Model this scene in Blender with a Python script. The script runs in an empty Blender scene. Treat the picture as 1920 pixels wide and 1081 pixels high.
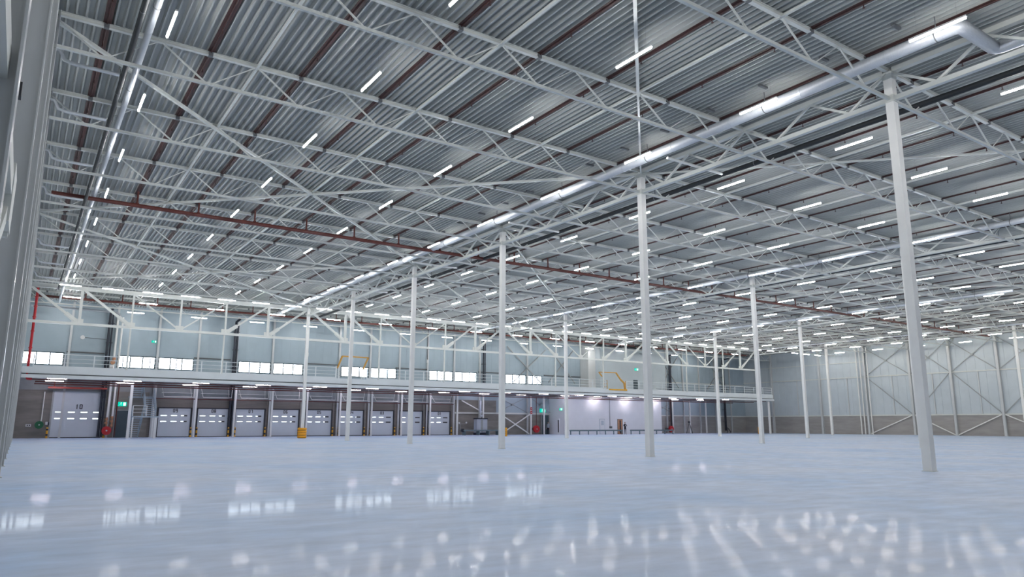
import bpy, math, random
from mathutils import Vector, Matrix
random.seed(4)
SC = bpy.context.scene
COL = SC.collection

# ------------------------------------------------------------------ camera
F_PX, YAW, PITCH, ROLL = 1336.0, 0.59793, 0.18818, 0.0021
CAM = Vector((-23.454, -11.466, 1.398))
fw = Vector((math.sin(YAW)*math.cos(PITCH), math.cos(YAW)*math.cos(PITCH), math.sin(PITCH)))
rt = Vector((math.cos(YAW), -math.sin(YAW), 0)); up = rt.cross(fw)
r2 = rt*math.cos(ROLL)+up*math.sin(ROLL); u2 = up*math.cos(ROLL)-rt*math.sin(ROLL)
cd = bpy.data.cameras.new('camera'); cam = bpy.data.objects.new('camera', cd); COL.objects.link(cam)
cd.sensor_width = 36; cd.lens = F_PX/1920*36; cd.clip_start = 0.05; cd.clip_end = 500
cam.matrix_world = Matrix(((r2.x, u2.x, -fw.x, CAM.x), (r2.y, u2.y, -fw.y, CAM.y), (r2.z, u2.z, -fw.z, CAM.z), (0, 0, 0, 1)))
SC.camera = cam

# ------------------------------------------------------------------ world, exposure
w = bpy.data.worlds.new('overcast_sky'); SC.world = w; w.use_nodes = True
bg = w.node_tree.nodes['Background']; bg.inputs[0].default_value = (0.80, 0.90, 1.0, 1); bg.inputs[1].default_value = 6.0
vs = SC.view_settings; vs.view_transform = 'Standard'; vs.look = 'None'; vs.gamma = 1; vs.use_curve_mapping = False
vs.exposure = 1.46
SHEEN = 0.09       # strength of the polished floor's mirror lobe
LAMP = 52.0          # strength of the LED battens
SC.cycles.use_denoising = True
SC.cycles.max_bounces = 8; SC.cycles.diffuse_bounces = 5; SC.cycles.glossy_bounces = 4
SC.cycles.sample_clamp_indirect = 6

# ------------------------------------------------------------------ materials
def mat(name, col, rough=0.5, metal=0.0, noise=0.0, scale=3.0, stretch=(1, 1, 1), bump=0.0, spec=0.5, col2=None):
    m = bpy.data.materials.new(name); m.use_nodes = True; nt = m.node_tree; b = nt.nodes['Principled BSDF']
    b.inputs['Base Color'].default_value = (*col, 1); b.inputs['Roughness'].default_value = rough; b.inputs['Metallic'].default_value = metal
    b.inputs['Specular IOR Level'].default_value = spec
    tc = nt.nodes.new('ShaderNodeTexCoord'); mp = nt.nodes.new('ShaderNodeMapping'); nz = nt.nodes.new('ShaderNodeTexNoise')
    mp.inputs['Scale'].default_value = stretch; nz.inputs['Scale'].default_value = scale; nz.inputs['Detail'].default_value = 5
    nt.links.new(tc.outputs['Object'], mp.inputs[0]); nt.links.new(mp.outputs[0], nz.inputs[0])
    rp = nt.nodes.new('ShaderNodeMix'); rp.data_type = 'RGBA'
    c2 = col2 or tuple(max(0, c*(1-noise)) for c in col)
    rp.inputs[6].default_value = (*c2, 1); rp.inputs[7].default_value = (*tuple(min(1, c*(1+noise*0.4)) for c in col), 1)
    mr = nt.nodes.new('ShaderNodeMapRange'); mr.inputs[1].default_value = 0.3; mr.inputs[2].default_value = 0.7
    nt.links.new(nz.outputs[0], mr.inputs[0]); nt.links.new(mr.outputs[0], rp.inputs[0]); nt.links.new(rp.outputs[2], b.inputs['Base Color'])
    if bump:
        bp = nt.nodes.new('ShaderNodeBump'); bp.inputs['Strength'].default_value = bump; bp.inputs['Distance'].default_value = 0.02
        nt.links.new(nz.outputs[0], bp.inputs['Height']); nt.links.new(bp.outputs[0], b.inputs['Normal'])
    return m

def emat(name, col, s):
    m = bpy.data.materials.new(name); m.use_nodes = True; nt = m.node_tree
    for n in list(nt.nodes): nt.nodes.remove(n)
    e = nt.nodes.new('ShaderNodeEmission'); o = nt.nodes.new('ShaderNodeOutputMaterial')
    e.inputs[0].default_value = (*col, 1); e.inputs[1].default_value = s; nt.links.new(e.outputs[0], o.inputs[0]); return m

M = {}
M['steel'] = mat('light_grey_painted_steel', (0.66, 0.68, 0.65), 0.42, 0, 0.06, 2)
M['column'] = mat('off_white_column_paint', (0.82, 0.82, 0.80), 0.38, 0, 0.05, 1.5)
M['deck'] = mat('galvanised_roof_deck', (0.40, 0.42, 0.415), 0.5, 0.0, 0.08, 0.6, (1, 0.2, 1))
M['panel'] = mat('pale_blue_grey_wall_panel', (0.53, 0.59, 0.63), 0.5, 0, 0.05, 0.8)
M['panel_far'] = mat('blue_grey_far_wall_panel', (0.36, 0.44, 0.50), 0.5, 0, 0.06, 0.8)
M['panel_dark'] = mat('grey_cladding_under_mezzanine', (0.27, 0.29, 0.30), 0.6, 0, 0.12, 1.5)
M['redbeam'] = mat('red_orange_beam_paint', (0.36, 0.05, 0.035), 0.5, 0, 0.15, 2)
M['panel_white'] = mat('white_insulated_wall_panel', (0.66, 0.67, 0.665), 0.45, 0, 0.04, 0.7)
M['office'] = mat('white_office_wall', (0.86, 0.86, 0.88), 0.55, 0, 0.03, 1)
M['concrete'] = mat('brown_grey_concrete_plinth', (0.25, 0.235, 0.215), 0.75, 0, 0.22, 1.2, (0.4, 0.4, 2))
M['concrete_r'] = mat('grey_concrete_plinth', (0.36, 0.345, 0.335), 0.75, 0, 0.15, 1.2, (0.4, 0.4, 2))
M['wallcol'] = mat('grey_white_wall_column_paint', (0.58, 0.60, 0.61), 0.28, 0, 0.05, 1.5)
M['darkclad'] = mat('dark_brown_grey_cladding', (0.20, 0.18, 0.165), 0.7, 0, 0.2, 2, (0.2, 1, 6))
M['door'] = mat('light_grey_sectional_door', (0.60, 0.65, 0.70), 0.45, 0, 0.04, 1)
M['seal'] = mat('black_rubber_seal', (0.03, 0.032, 0.04), 0.6, 0, 0.1)
M['black'] = mat('black_plastic_pipe', (0.018, 0.022, 0.026), 0.65, 0, 0.2, 4)
M['navy'] = mat('dark_navy_pipe', (0.02, 0.026, 0.045), 0.45, 0, 0.2, 4)
M['galv'] = mat('galvanised_spiral_duct', (0.56, 0.59, 0.63), 0.42, 0.35, 0.10, 6, (1, 12, 1))
M['brown'] = mat('dark_red_brown_pipe_paint', (0.115, 0.028, 0.022), 0.5, 0, 0.2, 3)
M['maroon'] = mat('maroon_pipe_paint', (0.06, 0.022, 0.020), 0.6, 0, 0.25, 3)
M['red'] = mat('signal_red_paint', (0.50, 0.012, 0.02), 0.4, 0, 0.1, 3)
M['green'] = mat('dark_green_hose_reel', (0.01, 0.12, 0.05), 0.4, 0, 0.1, 5)
M['yellow'] = mat('yellow_safety_paint', (0.78, 0.40, 0.02), 0.45, 0, 0.1, 3)
M['orange'] = mat('yellow_orange_guard_plastic', (0.85, 0.38, 0.01), 0.5, 0, 0.1, 3)
M['ygate'] = mat('ochre_yellow_gate_paint', (0.58, 0.30, 0.05), 0.5, 0, 0.1, 3)
M['clip'] = mat('dark_grey_clip', (0.13, 0.14, 0.15), 0.5, 0, 0.1)
M['brace'] = mat('grey_brace_steel', (0.36, 0.38, 0.39), 0.5, 0.1, 0.1)
M['dgrey'] = mat('blue_black_steel_door', (0.055, 0.085, 0.10), 0.5, 0, 0.1)
M['barrier'] = mat('blue_grey_guard_barrier', (0.17, 0.24, 0.27), 0.5, 0.2, 0.15)
M['stair'] = mat('galvanised_stair_steel', (0.45, 0.54, 0.60), 0.45, 0.0, 0.15, 5)
M['mezz'] = mat('white_mezzanine_fascia', (0.68, 0.72, 0.74), 0.45, 0, 0.04, 1)
M['housing'] = mat('white_batten_housing', (0.7, 0.7, 0.7), 0.4, 0, 0.02)
M['brownskin'] = mat('copper_valve', (0.55, 0.28, 0.16), 0.4, 0.3, 0.2, 8)
M['led'] = emat('led_tube_daylight_white', (1.0, 0.985, 0.965), LAMP)
M['ledw'] = emat('led_tube_neutral_white', (1.0, 0.94, 0.84), LAMP)
M['ledmez'] = emat('led_tube_under_mezzanine', (1.0, 0.90, 1.0), LAMP*0.6)
M['day'] = emat('daylit_door_window', (0.85, 0.95, 1.0), 0.6)
M['sign'] = emat('lit_green_exit_sign', (0.0, 0.42, 0.30), 0.6)
M['signw'] = emat('lit_white_pictogram', (0.7, 1.0, 0.9), 0.7)
M['skin'] = mat('skin', (0.50, 0.30, 0.22), 0.6)
M['cloth'] = mat('black_jacket_cloth', (0.012, 0.013, 0.02), 0.8)
M['trouser'] = mat('dark_navy_trouser_cloth', (0.012, 0.014, 0.03), 0.8)
M['shirt'] = mat('pale_blue_grey_top', (0.42, 0.47, 0.55), 0.8)
M['shoe'] = mat('black_shoe', (0.01, 0.01, 0.01), 0.5)
M['hair'] = mat('dark_hair', (0.02, 0.013, 0.01), 0.6)
M['machine'] = mat('white_blue_machine_cabinet', (0.50, 0.54, 0.62), 0.4, 0, 0.06, 2)

# polished floor: pale cool concrete with cloudy streaks, soft mirror
def floor_mat():
    m = bpy.data.materials.new('polished_pale_concrete_floor'); m.use_nodes = True; nt = m.node_tree; b = nt.nodes['Principled BSDF']; L = nt.links.new
    tc = nt.nodes.new('ShaderNodeTexCoord')
    def noise(scale, stretch, det=6):
        mp = nt.nodes.new('ShaderNodeMapping'); mp.inputs['Scale'].default_value = stretch; mp.inputs['Rotation'].default_value = (0, 0, 0.35)
        n = nt.nodes.new('ShaderNodeTexNoise'); n.inputs['Scale'].default_value = scale; n.inputs['Detail'].default_value = det; n.inputs['Roughness'].default_value = 0.6
        L(tc.outputs['Object'], mp.inputs[0]); L(mp.outputs[0], n.inputs[0]); return n
    a, c, d = noise(0.22, (1, 1, 1)), noise(1.7, (0.6, 1.4, 1)), noise(9, (1, 1, 1), 3)
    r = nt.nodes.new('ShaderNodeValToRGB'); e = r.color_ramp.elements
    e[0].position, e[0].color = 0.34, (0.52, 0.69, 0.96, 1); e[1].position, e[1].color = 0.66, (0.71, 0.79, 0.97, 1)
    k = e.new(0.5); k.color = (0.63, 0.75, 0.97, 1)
    L(a.outputs[0], r.inputs[0])
    r3 = nt.nodes.new('ShaderNodeMapRange'); r3.inputs[1].default_value = .3; r3.inputs[2].default_value = .72; r3.inputs[3].default_value = .80; r3.inputs[4].default_value = 1.02
    L(c.outputs[0], r3.inputs[0])
    mx = nt.nodes.new('ShaderNodeMix'); mx.data_type = 'RGBA'; mx.blend_type = 'MULTIPLY'; mx.inputs[0].default_value = 1
    L(r.outputs[0], mx.inputs[6]); L(r3.outputs[0], mx.inputs[7]); L(mx.outputs[2], b.inputs['Base Color'])
    b.inputs['Roughness'].default_value = 0.55; b.inputs['Specular IOR Level'].default_value = 0.15
    g = nt.nodes.new('ShaderNodeBsdfGlossy'); g.inputs['Roughness'].default_value = 0.06; g.inputs['Color'].default_value = (1, 1, 1, 1)
    rr = nt.nodes.new('ShaderNodeMapRange'); rr.inputs[1].default_value = .36; rr.inputs[2].default_value = .56; rr.inputs[3].default_value = .03; rr.inputs[4].default_value = SHEEN
    c2 = noise(2.2, (0.8, 1.2, 1), 4); L(c2.outputs[0], rr.inputs[0])
    bp = nt.nodes.new('ShaderNodeBump'); bp.inputs['Strength'].default_value = 0.10; bp.inputs['Distance'].default_value = 0.012
    c3 = noise(0.9, (1, 1, 1), 2); L(c3.outputs[0], bp.inputs['Height']); L(bp.outputs[0], g.inputs['Normal'])
    lw = nt.nodes.new('ShaderNodeLayerWeight'); lw.inputs[0].default_value = 0.5
    pw = nt.nodes.new('ShaderNodeMath'); pw.operation = 'POWER'; pw.inputs[1].default_value = 6.0; L(lw.outputs['Facing'], pw.inputs[0])
    ml = nt.nodes.new('ShaderNodeMath'); ml.operation = 'MULTIPLY'; L(pw.outputs[0], ml.inputs[0]); L(rr.outputs[0], ml.inputs[1])
    ms = nt.nodes.new('ShaderNodeMixShader'); L(ml.outputs[0], ms.inputs[0]); L(b.outputs[0], ms.inputs[1]); L(g.outputs[0], ms.inputs[2])
    L(ms.outputs[0], nt.nodes['Material Output'].inputs[0])
    return m
M['floor'] = floor_mat()
def glass_mat():
    m = bpy.data.materials.new('clear_window_glass'); m.use_nodes = True; nt = m.node_tree
    for n in list(nt.nodes): nt.nodes.remove(n)
    t = nt.nodes.new('ShaderNodeBsdfTransparent'); g = nt.nodes.new('ShaderNodeBsdfGlossy'); g.inputs['Roughness'].default_value = 0.02
    f = nt.nodes.new('ShaderNodeFresnel'); f.inputs[0].default_value = 1.3; x = nt.nodes.new('ShaderNodeMixShader'); o = nt.nodes.new('ShaderNodeOutputMaterial')
    nt.links.new(f.outputs[0], x.inputs[0]); nt.links.new(t.outputs[0], x.inputs[1]); nt.links.new(g.outputs[0], x.inputs[2]); nt.links.new(x.outputs[0], o.inputs[0]); return m
M['glass'] = glass_mat()

# ------------------------------------------------------------------ mesh helpers
class MB:
    def __init__(s): s.v = []; s.f = []; s.m = []; s.sm = []
    def add(s, vs_, fs, m=0, smooth=False):
        n = len(s.v); s.v += [tuple(v) for v in vs_]
        for f in fs: s.f.append(tuple(n+i for i in f)); s.m.append(m); s.sm.append(smooth)
        return s
    def box(s, x0, x1, y0, y1, z0, z1, m=0):
        return s.add([(x0, y0, z0), (x1, y0, z0), (x1, y1, z0), (x0, y1, z0), (x0, y0, z1), (x1, y0, z1), (x1, y1, z1), (x0, y1, z1)],
                     [(0, 3, 2, 1), (4, 5, 6, 7), (0, 1, 5, 4), (1, 2, 6, 5), (2, 3, 7, 6), (3, 0, 4, 7)], m)
    def beam(s, p, q, w_, h=None, m=0, ref=(0, 0, 1)):
        h = h or w_; p = Vector(p); q = Vector(q); d = (q-p).normalized(); r = Vector(ref)
        if abs(d.dot(r)) > 0.98: r = Vector((1, 0, 0))
        a = d.cross(r).normalized()*w_/2; b = a.cross(d).normalized()*h/2
        vs_ = [p-a-b, p+a-b, p+a+b, p-a+b, q-a-b, q+a-b, q+a+b, q-a+b]
        return s.add(vs_, [(0, 1, 2, 3), (7, 6, 5, 4), (0, 4, 5, 1), (1, 5, 6, 2), (2, 6, 7, 3), (3, 7, 4, 0)], m)
    def tube(s, pts, r, n=10, m=0, cap=True):
        pts = [Vector(p) for p in pts]; rings = []; N = len(pts)
        rs = r if isinstance(r, (list, tuple)) else [r]*N
        prev = None
        for i, p in enumerate(pts):
            d = (pts[min(i+1, N-1)]-pts[max(i-1, 0)]).normalized()
            if prev is None:
                ref = Vector((0, 0, 1)) if abs(d.z) < 0.9 else Vector((1, 0, 0)); a = d.cross(ref).normalized()
            else: a = (prev-d*prev.dot(d)).normalized()
            prev = a; b = d.cross(a)
            rings.append([p+(a*math.cos(2*math.pi*k/n)+b*math.sin(2*math.pi*k/n))*rs[i] for k in range(n)])
        vs_ = [v for g in rings for v in g]; fs = []
        for i in range(N-1):
            for k in range(n):
                fs.append((i*n+k, i*n+(k+1) % n, (i+1)*n+(k+1) % n, (i+1)*n+k))
        s.add(vs_, fs, m, True)
        if cap:
            s.add([*rings[0]], [tuple(reversed(range(n)))], m); s.add([*rings[-1]], [tuple(range(n))], m)
        return s
    def disc(s, c, axis, r, t, n=24, m=0):
        c = Vector(c); a = Vector(axis).normalized(); return s.tube([c-a*t/2, c+a*t/2], r, n, m)
    def prism(s, pts, y0, y1, m=0):   # polygon in x,z extruded along y
        n = len(pts); vs_ = [(x, y0, z) for x, z in pts]+[(x, y1, z) for x, z in pts]
        fs = [tuple(range(n)), tuple(reversed(range(n, 2*n)))]+[(i, n+i, n+(i+1) % n, (i+1) % n) for i in range(n)]
        return s.add(vs_, fs, m)
    def mesh(s, name, mats):
        me = bpy.data.meshes.new(name); me.from_pydata(s.v, [], s.f)
        for m in (mats if isinstance(mats, (list, tuple)) else [mats]): me.materials.append(M[m] if isinstance(m, str) else m)
        me.polygons.foreach_set('material_index', s.m); me.polygons.foreach_set('use_smooth', s.sm); me.update(); return me
    def build(s, name, mats, parent=None, loc=None):
        o = bpy.data.objects.new(name, s.mesh(name, mats)); COL.objects.link(o)
        if parent is not None: o.parent = parent
        if loc is not None: o.location = loc
        return o

def tag(o, label, cat, group=None, kind=None):
    o['label'] = label; o['category'] = cat
    if group: o['group'] = group
    if kind: o['kind'] = kind
    return o
def thing(name, label, cat, loc=(0, 0, 0), rz=0, group=None):
    o = bpy.data.objects.new(name, None); COL.objects.link(o); o.location = loc; o.rotation_euler = (0, 0, rz); o.empty_display_size = 0.2
    return tag(o, label, cat, group)
def struct(name, mb, mats, parent=None):
    o = mb.build(name, mats, parent)
    if parent is None: o['kind'] = 'structure'
    return o
KIDS = {}
def kids(o):
    if o.name not in KIDS: KIDS[o.name] = [c for c in COL.objects if c.parent == o]
    return KIDS[o.name]
def dup(root, loc=None, label=None, rz=None, group=None, skip=()):
    r = root.copy(); COL.objects.link(r)
    if loc is not None: r.location = loc
    if rz is not None: r.rotation_euler = (0, 0, rz)
    if label: r['label'] = label
    if group: r['group'] = group
    for ch in kids(root):
        if ch.name.split('.')[0] in skip: continue
        c = ch.copy(); COL.objects.link(c); c.parent = r
        for g in kids(ch):
            d = g.copy(); COL.objects.link(d); d.parent = c
    return r
ORD = ['first', 'second', 'third', 'fourth', 'fifth', 'sixth', 'seventh', 'eighth', 'ninth', 'tenth', 'eleventh', 'twelfth', 'thirteenth', 'fourteenth',
       'fifteenth', 'sixteenth', 'seventeenth', 'eighteenth', 'nineteenth', 'twentieth', 'twenty-first', 'twenty-second', 'twenty-third', 'twenty-fourth', 'twenty-fifth',
       'twenty-sixth', 'twenty-seventh', 'twenty-eighth', 'twenty-ninth', 'thirtieth', 'thirty-first', 'thirty-second', 'thirty-third', 'thirty-fourth', 'thirty-fifth', 'thirty-sixth', 'thirty-seventh', 'thirty-eighth']
SEG = {'0': 'abcdef', '1': 'bc', '2': 'abged', '3': 'abgcd', '4': 'fgbc', '5': 'afgcd', '6': 'afgedc', '7': 'abc', '8': 'abcdefg', '9': 'abcdfg'}
def text(st, size, parent, loc, name='door_number', m='seal'):
    """stencil digits with squared bowls, `size` high, facing the camera side (-y)"""
    b = MB(); wd = size*0.56; t_ = size*0.17; gap = size*0.18; tot = len(st)*wd+(len(st)-1)*gap
    for i_, ch in enumerate(st):
        x0 = -tot/2+i_*(wd+gap); x1 = x0+wd; h = size/2
        if ch == '1': b.box((x0+x1)/2-t_/2, (x0+x1)/2+t_/2, 0, 0.012, -h, h).beam(((x0+x1)/2, 0.006, h-t_*0.5), (x0+0.06*size, 0.006, h-t_*1.6), 0.012, t_*0.8, ref=(0, 1, 0)); continue
        R_ = {'a': (x0+t_*.35, x1-t_*.35, h-t_, h), 'g': (x0+t_*.35, x1-t_*.35, -t_/2, t_/2), 'd': (x0+t_*.35, x1-t_*.35, -h, -h+t_),
              'f': (x0, x0+t_, 0, h-t_*.35), 'b': (x1-t_, x1, 0, h-t_*.35), 'e': (x0, x0+t_, -h+t_*.35, 0), 'c': (x1-t_, x1, -h+t_*.35, 0)}
        for k in SEG[ch]: a = R_[k]; b.box(a[0], a[1], 0, 0.012, a[2], a[3])
    return b.build(name, m, parent, loc)

# ------------------------------------------------------------------ sizes
XL, XR, YN, YF = -24.0, 84.0, -24.0, 72.0      # hall walls
ZD = 13.42                                      # underside of roof deck ribs
ZT0, ZT1 = 13.27, 13.41                         # truss top chord
ZB = 12.29                                      # truss bottom chord
MZ0, MZ1 = 60.0, 72.0                           # mezzanine depth
MX1 = 75.7                                      # mezzanine right end

# ------------------------------------------------------------------ floor and roof deck
struct('floor', MB().box(XL-1, XR+1, YN-1, YF+1, -0.3, 0), 'floor')
b = MB(); x = XL; P = 0.25
prof = []
while x < XR-1e-6:
    prof += [(x, ZD+0.15), (x+0.13, ZD+0.15), (x+0.17, ZD), (x+0.215, ZD)]; x += P
prof += [(XR, ZD+0.15)]
n = len(prof)
b.add([(px_, YN, z) for px_, z in prof]+[(px_, YF, z) for px_, z in prof], [(i, i+1, n+i+1, n+i) for i in range(n-1)])
b.box(XL-1, XR+1, YN-1, YF+1, ZD+0.16, ZD+0.4)
struct('ceiling', b, 'deck')

# ------------------------------------------------------------------ walls
b = MB().box(XL-0.4, XL, YN, YF, 0, ZD+0.12)
y = YN
while y < YF:                                    # raised standing joints of the panels
    b.box(XL, XL+0.012, y-0.02, y+0.02, 0, ZD); y += 1.2
struct('wall_left', b, 'panel_white')
struct('wall_near', MB().box(XL, XR, YN-0.4, YN, 0, ZD+0.12), 'panel_white')

# right wall: concrete plinth, light panels
b = MB().box(XR, XR+0.4, YN, YF, 0, 2.75, 1).box(XR+0.02, XR+0.42, YN, YF, 2.75, ZD+0.12, 0)
y = YN
while y < YF:
    b.box(XR-0.002, XR+0.03, y-0.015, y+0.015, 2.75, ZD, 0); y += 1.2
struct('wall_right', b, ['panel', 'concrete_r'])

# far (dock) wall with window openings
WINX = []
for c in (-24, -12, 0, 12, 24, 36):
    WINX += [(c-3.72, c-0.12), (c+0.12, c+3.65)]
WINX = [(max(a, XL+0.15), q) for a, q in WINX if q > XL+0.5 and a < 38.5]
WINX[-1] = (36.12, 38.7)
WZ0, WZ1 = 7.0, 8.32
b = MB()
segs = [(XL-0.4, WINX[0][0])]
for i, (a, q) in enumerate(WINX): segs.append((q, WINX[i+1][0] if i+1 < len(WINX) else XR+0.4))
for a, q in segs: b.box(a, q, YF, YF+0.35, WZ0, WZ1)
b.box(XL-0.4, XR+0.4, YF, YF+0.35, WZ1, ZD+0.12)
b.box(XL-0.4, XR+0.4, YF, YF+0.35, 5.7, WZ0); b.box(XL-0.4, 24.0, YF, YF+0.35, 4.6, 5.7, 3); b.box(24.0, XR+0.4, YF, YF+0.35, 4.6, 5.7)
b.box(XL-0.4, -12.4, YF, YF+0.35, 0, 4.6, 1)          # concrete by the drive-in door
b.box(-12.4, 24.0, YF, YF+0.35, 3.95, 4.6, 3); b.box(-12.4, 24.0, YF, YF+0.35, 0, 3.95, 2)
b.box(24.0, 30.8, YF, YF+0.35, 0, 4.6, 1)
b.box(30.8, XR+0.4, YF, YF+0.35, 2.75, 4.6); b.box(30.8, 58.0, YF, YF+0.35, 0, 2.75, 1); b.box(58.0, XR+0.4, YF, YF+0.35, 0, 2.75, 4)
x = XL
while x < XR:                                          # slim panel joints
    if not any(a-0.1 < x < q+0.1 for a, q in WINX): b.box(x-0.015, x+0.015, YF-0.012, YF, 6.2, ZD)
    else: b.box(x-0.015, x+0.015, YF-0.012, YF, WZ1+0.1, ZD)
    x += 1.0
struct('wall_far', b, ['panel_far', 'concrete', 'darkclad', 'panel_dark', 'concrete_r'])

wl = thing('window_1', 'band of three clear panes in the far wall', 'window'); wl['kind'] = 'structure'
def window(root, a, q):
    W = q-a; fr = MB(); t = 0.11
    for z0, z1 in ((WZ0, WZ0+t), (WZ1-t, WZ1)): fr.box(0, W, -0.02, 0.1, z0, z1)
    for i in range(4): c = t/2+(W-t)*i/3; fr.box(c-t/2, c+t/2, -0.02, 0.1, WZ0+t, WZ1-t)
    for i in range(3): c = t/2+(W-t)*(i+0.5)/3
    fr.build('window_frame', 'dgrey', root)
    MB().box(t, W-t, 0.03, 0.045, WZ0+t, WZ1-t).build('window_pane', 'glass', root)
    MB().box(-0.05, W+0.05, -0.08, 0.0, WZ0-0.06, WZ0).build('window_sill', 'stair', root)
for i, (a, q) in enumerate(WINX):
    if i: wl = bpy.data.objects.new('window_%d' % (i+1), None); COL.objects.link(wl); wl['kind'] = 'structure'
    wl['label'] = 'clear three-pane window above the mezzanine, %s from the left wall' % ORD[i]; wl['category'] = 'window'
    wl.location = (a, YF, 0); window(wl, a, q)

# wall girts and cladding posts (trim)
b = MB()
for a, q in ((-20.2, -16.9), (-8.4, -4.6), (4.0, 7.9), (15.5, 20.1), (27.8, 32.2), (39, 48.2)): b.box(a, q, YF-0.14, YF-0.01, 8.32, 8.46)
struct('trim_1', b, 'clip')
b = MB().box(39.0, XR, YF-0.12, YF, 2.75, 2.93).box(63.5, XR, YF-0.1, YF, 8.2, 8.34)
b.box(24.2, 39.5, YF-0.14, YF, 2.78, 2.98)
struct('trim_2', b, 'steel')
b = MB().box(XR-0.12, XR, YN, YF, 2.75, 2.93).box(XR-0.12, XR, YN, YF, 8.62, 8.76)
struct('trim_3', b, 'steel')
struct('trim_4', MB().box(XR-0.1, XR, 49.5, YF, 11.0, 11.1), 'steel')

def hcol(name, x0, y0, h, face, label, w_=0.24, d=0.3, group=None, m='wallcol', cat='wall column'):
    """H section standing against a wall; face = unit vector (x,y) from the wall into the hall."""
    t = thing(name, label, cat, (x0, y0, 0), math.atan2(face[1], face[0]), group)
    b = MB().box(0, 0.015, -w_/2, w_/2, 0, h).box(d-0.018, d, -w_/2, w_/2, 0, h).box(0.015, d-0.018, -0.006, 0.006, 0, h)
    b.build('column_shaft', m, t); MB().box(-0.0, d+0.04, -w_/2-0.04, w_/2+0.04, 0, 0.02).build('base_plate', m, t)
    return t
wc0 = None
for i, y in enumerate(range(-12, 72, 6)):
    lab = 'light grey H column against the left wall, %s one counted from the camera end' % ORD[i]
    if wc0 is None: wc0 = hcol('wall_column', XL+0.013, y, ZT1, (1, 0), lab, group='columns along the left wall')
    else: dup(wc0, (XL+0.013, y, 0), lab)
RW = [66, 56.9, 49.2, 42.4, 36.8, 30.8, 24.7, 18.6, 12.6]
rc0 = None
for i, y in enumerate(RW):
    lab = 'pale steel column on the right wall, %s one out from the far corner' % ORD[i]
    if rc0 is None: rc0 = hcol('wall_column', XR-0.013, y, ZT1, (-1, 0), lab, 0.3, 0.34, 'columns along the right wall')
    else: dup(rc0, (XR-0.013, y, 0), lab)
fx = [x for x in range(-20, 84, 4) if x not in (40, 44, 48, 52, 56)]
FC0 = None
for i, x in enumerate(fx):
    where = 'between the windows' if x % 12 == 0 and x < 40 else ('above the dock doors' if x < 26 else 'on the plain stretch')
    lab = 'pale slim column on the far wall %s, %s from the left' % (where, ORD[i])
    if FC0 is None: FC0 = hcol('wall_column', x, YF-0.015, ZT1, (0, -1), lab, 0.2, 0.2, 'slim columns on the far wall')
    else: dup(FC0, (x, YF-0.015, 0), lab)
# thin mullions on the right wall
mu0 = None
for i, y in enumerate((61.2, 52.3, 45.2, 39.4, 33.4, 27.6, 21.5)):
    lab = 'thin vertical cladding post on the right wall, %s bay out from the far corner' % ORD[i]
    if mu0 is None:
        mu0 = MB().box(-0.1, 0, -0.06, 0.06, 2.95, 8.6).build('cladding_post', 'wallcol', None, (XR-0.015, y, 0)); tag(mu0, lab, 'post', 'cladding posts of the right wall')
    else: m_ = mu0.copy(); COL.objects.link(m_); m_.location = (XR-0.015, y, 0); m_['label'] = lab
# X bracing on the right wall
def xbrace(name, label, plane, a0, a1, z0, z1, m='brace', w_=0.09, lower=True):
    t = thing(name, label, 'brace', (0, 0, 0), 0, 'cross braces on the walls')
    def pt(u, z, o): return (XR-0.18-o, u, z) if plane == 'x' else (u, YF-0.18-o, z)
    MB().beam(pt(a0, z0, 0), pt(a1, z1, 0), w_, w_).build('brace_rod', m, t)
    MB().beam(pt(a0, z1, w_), pt(a1, z0, w_), w_, w_).build('brace_rod', m, t)
    c = pt((a0+a1)/2, (z0+z1)/2, w_/2)
    (MB().box(c[0]-0.06, c[0]+0.06, c[1]-0.18, c[1]+0.18, c[2]-0.14, c[2]+0.14) if plane == 'x' else MB().box(c[0]-0.18, c[0]+0.18, c[1]-0.06, c[1]+0.06, c[2]-0.14, c[2]+0.14)).build('gusset_plate', m, t)
    return t
for i, (a, q) in enumerate(((42.6, 49.0), (37.0, 42.2), (31.0, 36.6), (24.9, 30.6), (18.8, 24.5))):
    xbrace('cross_brace', 'upper grey X brace on the right wall, %s bay from the rainwater pipes' % ORD[i], 'x', a, q, 8.8, 13.1)
    t = thing('diagonal_brace', 'long faint diagonal on the right wall, %s bay from the rainwater pipes' % ORD[i], 'brace', group='middle diagonals of the right wall')
    p0, p1 = ((a, 3.0), (q, 8.6)) if i % 2 == 0 else ((q, 3.0), (a, 8.6))
    MB().beam((XR-0.2, p0[0], p0[1]), (XR-0.2, p1[0], p1[1]), 0.09).build('brace_rod', 'brace', t)
    t = thing('diagonal_brace', 'white tube brace low over the concrete plinth, %s bay from the rainwater pipes' % ORD[i], 'brace', group='plinth braces of the right wall')
    p0, p1 = ((q, 0.1), (a, 2.8)) if i % 2 == 0 else ((a, 0.1), (q, 2.8))
    MB().beam((XR-0.26, p0[0], p0[1]), (XR-0.26, p1[0], p1[1]), 0.13).build('brace_tube', 'column', t)
# rainwater pipes at right wall
rp0 = None
for i, y in enumerate((50.3, 49.75, 48.6)):
    lab = 'white rainwater pipe down the right wall, %s of the cluster from the far corner' % ORD[i]
    r = MB().tube([(0, 0, 0), (0, 0, 13.2)], 0.09, 10).build('rainwater_pipe', 'column', None, (XR-0.42, y, 0)); tag(r, lab, 'pipe', 'rainwater pipes on the right wall')

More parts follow.
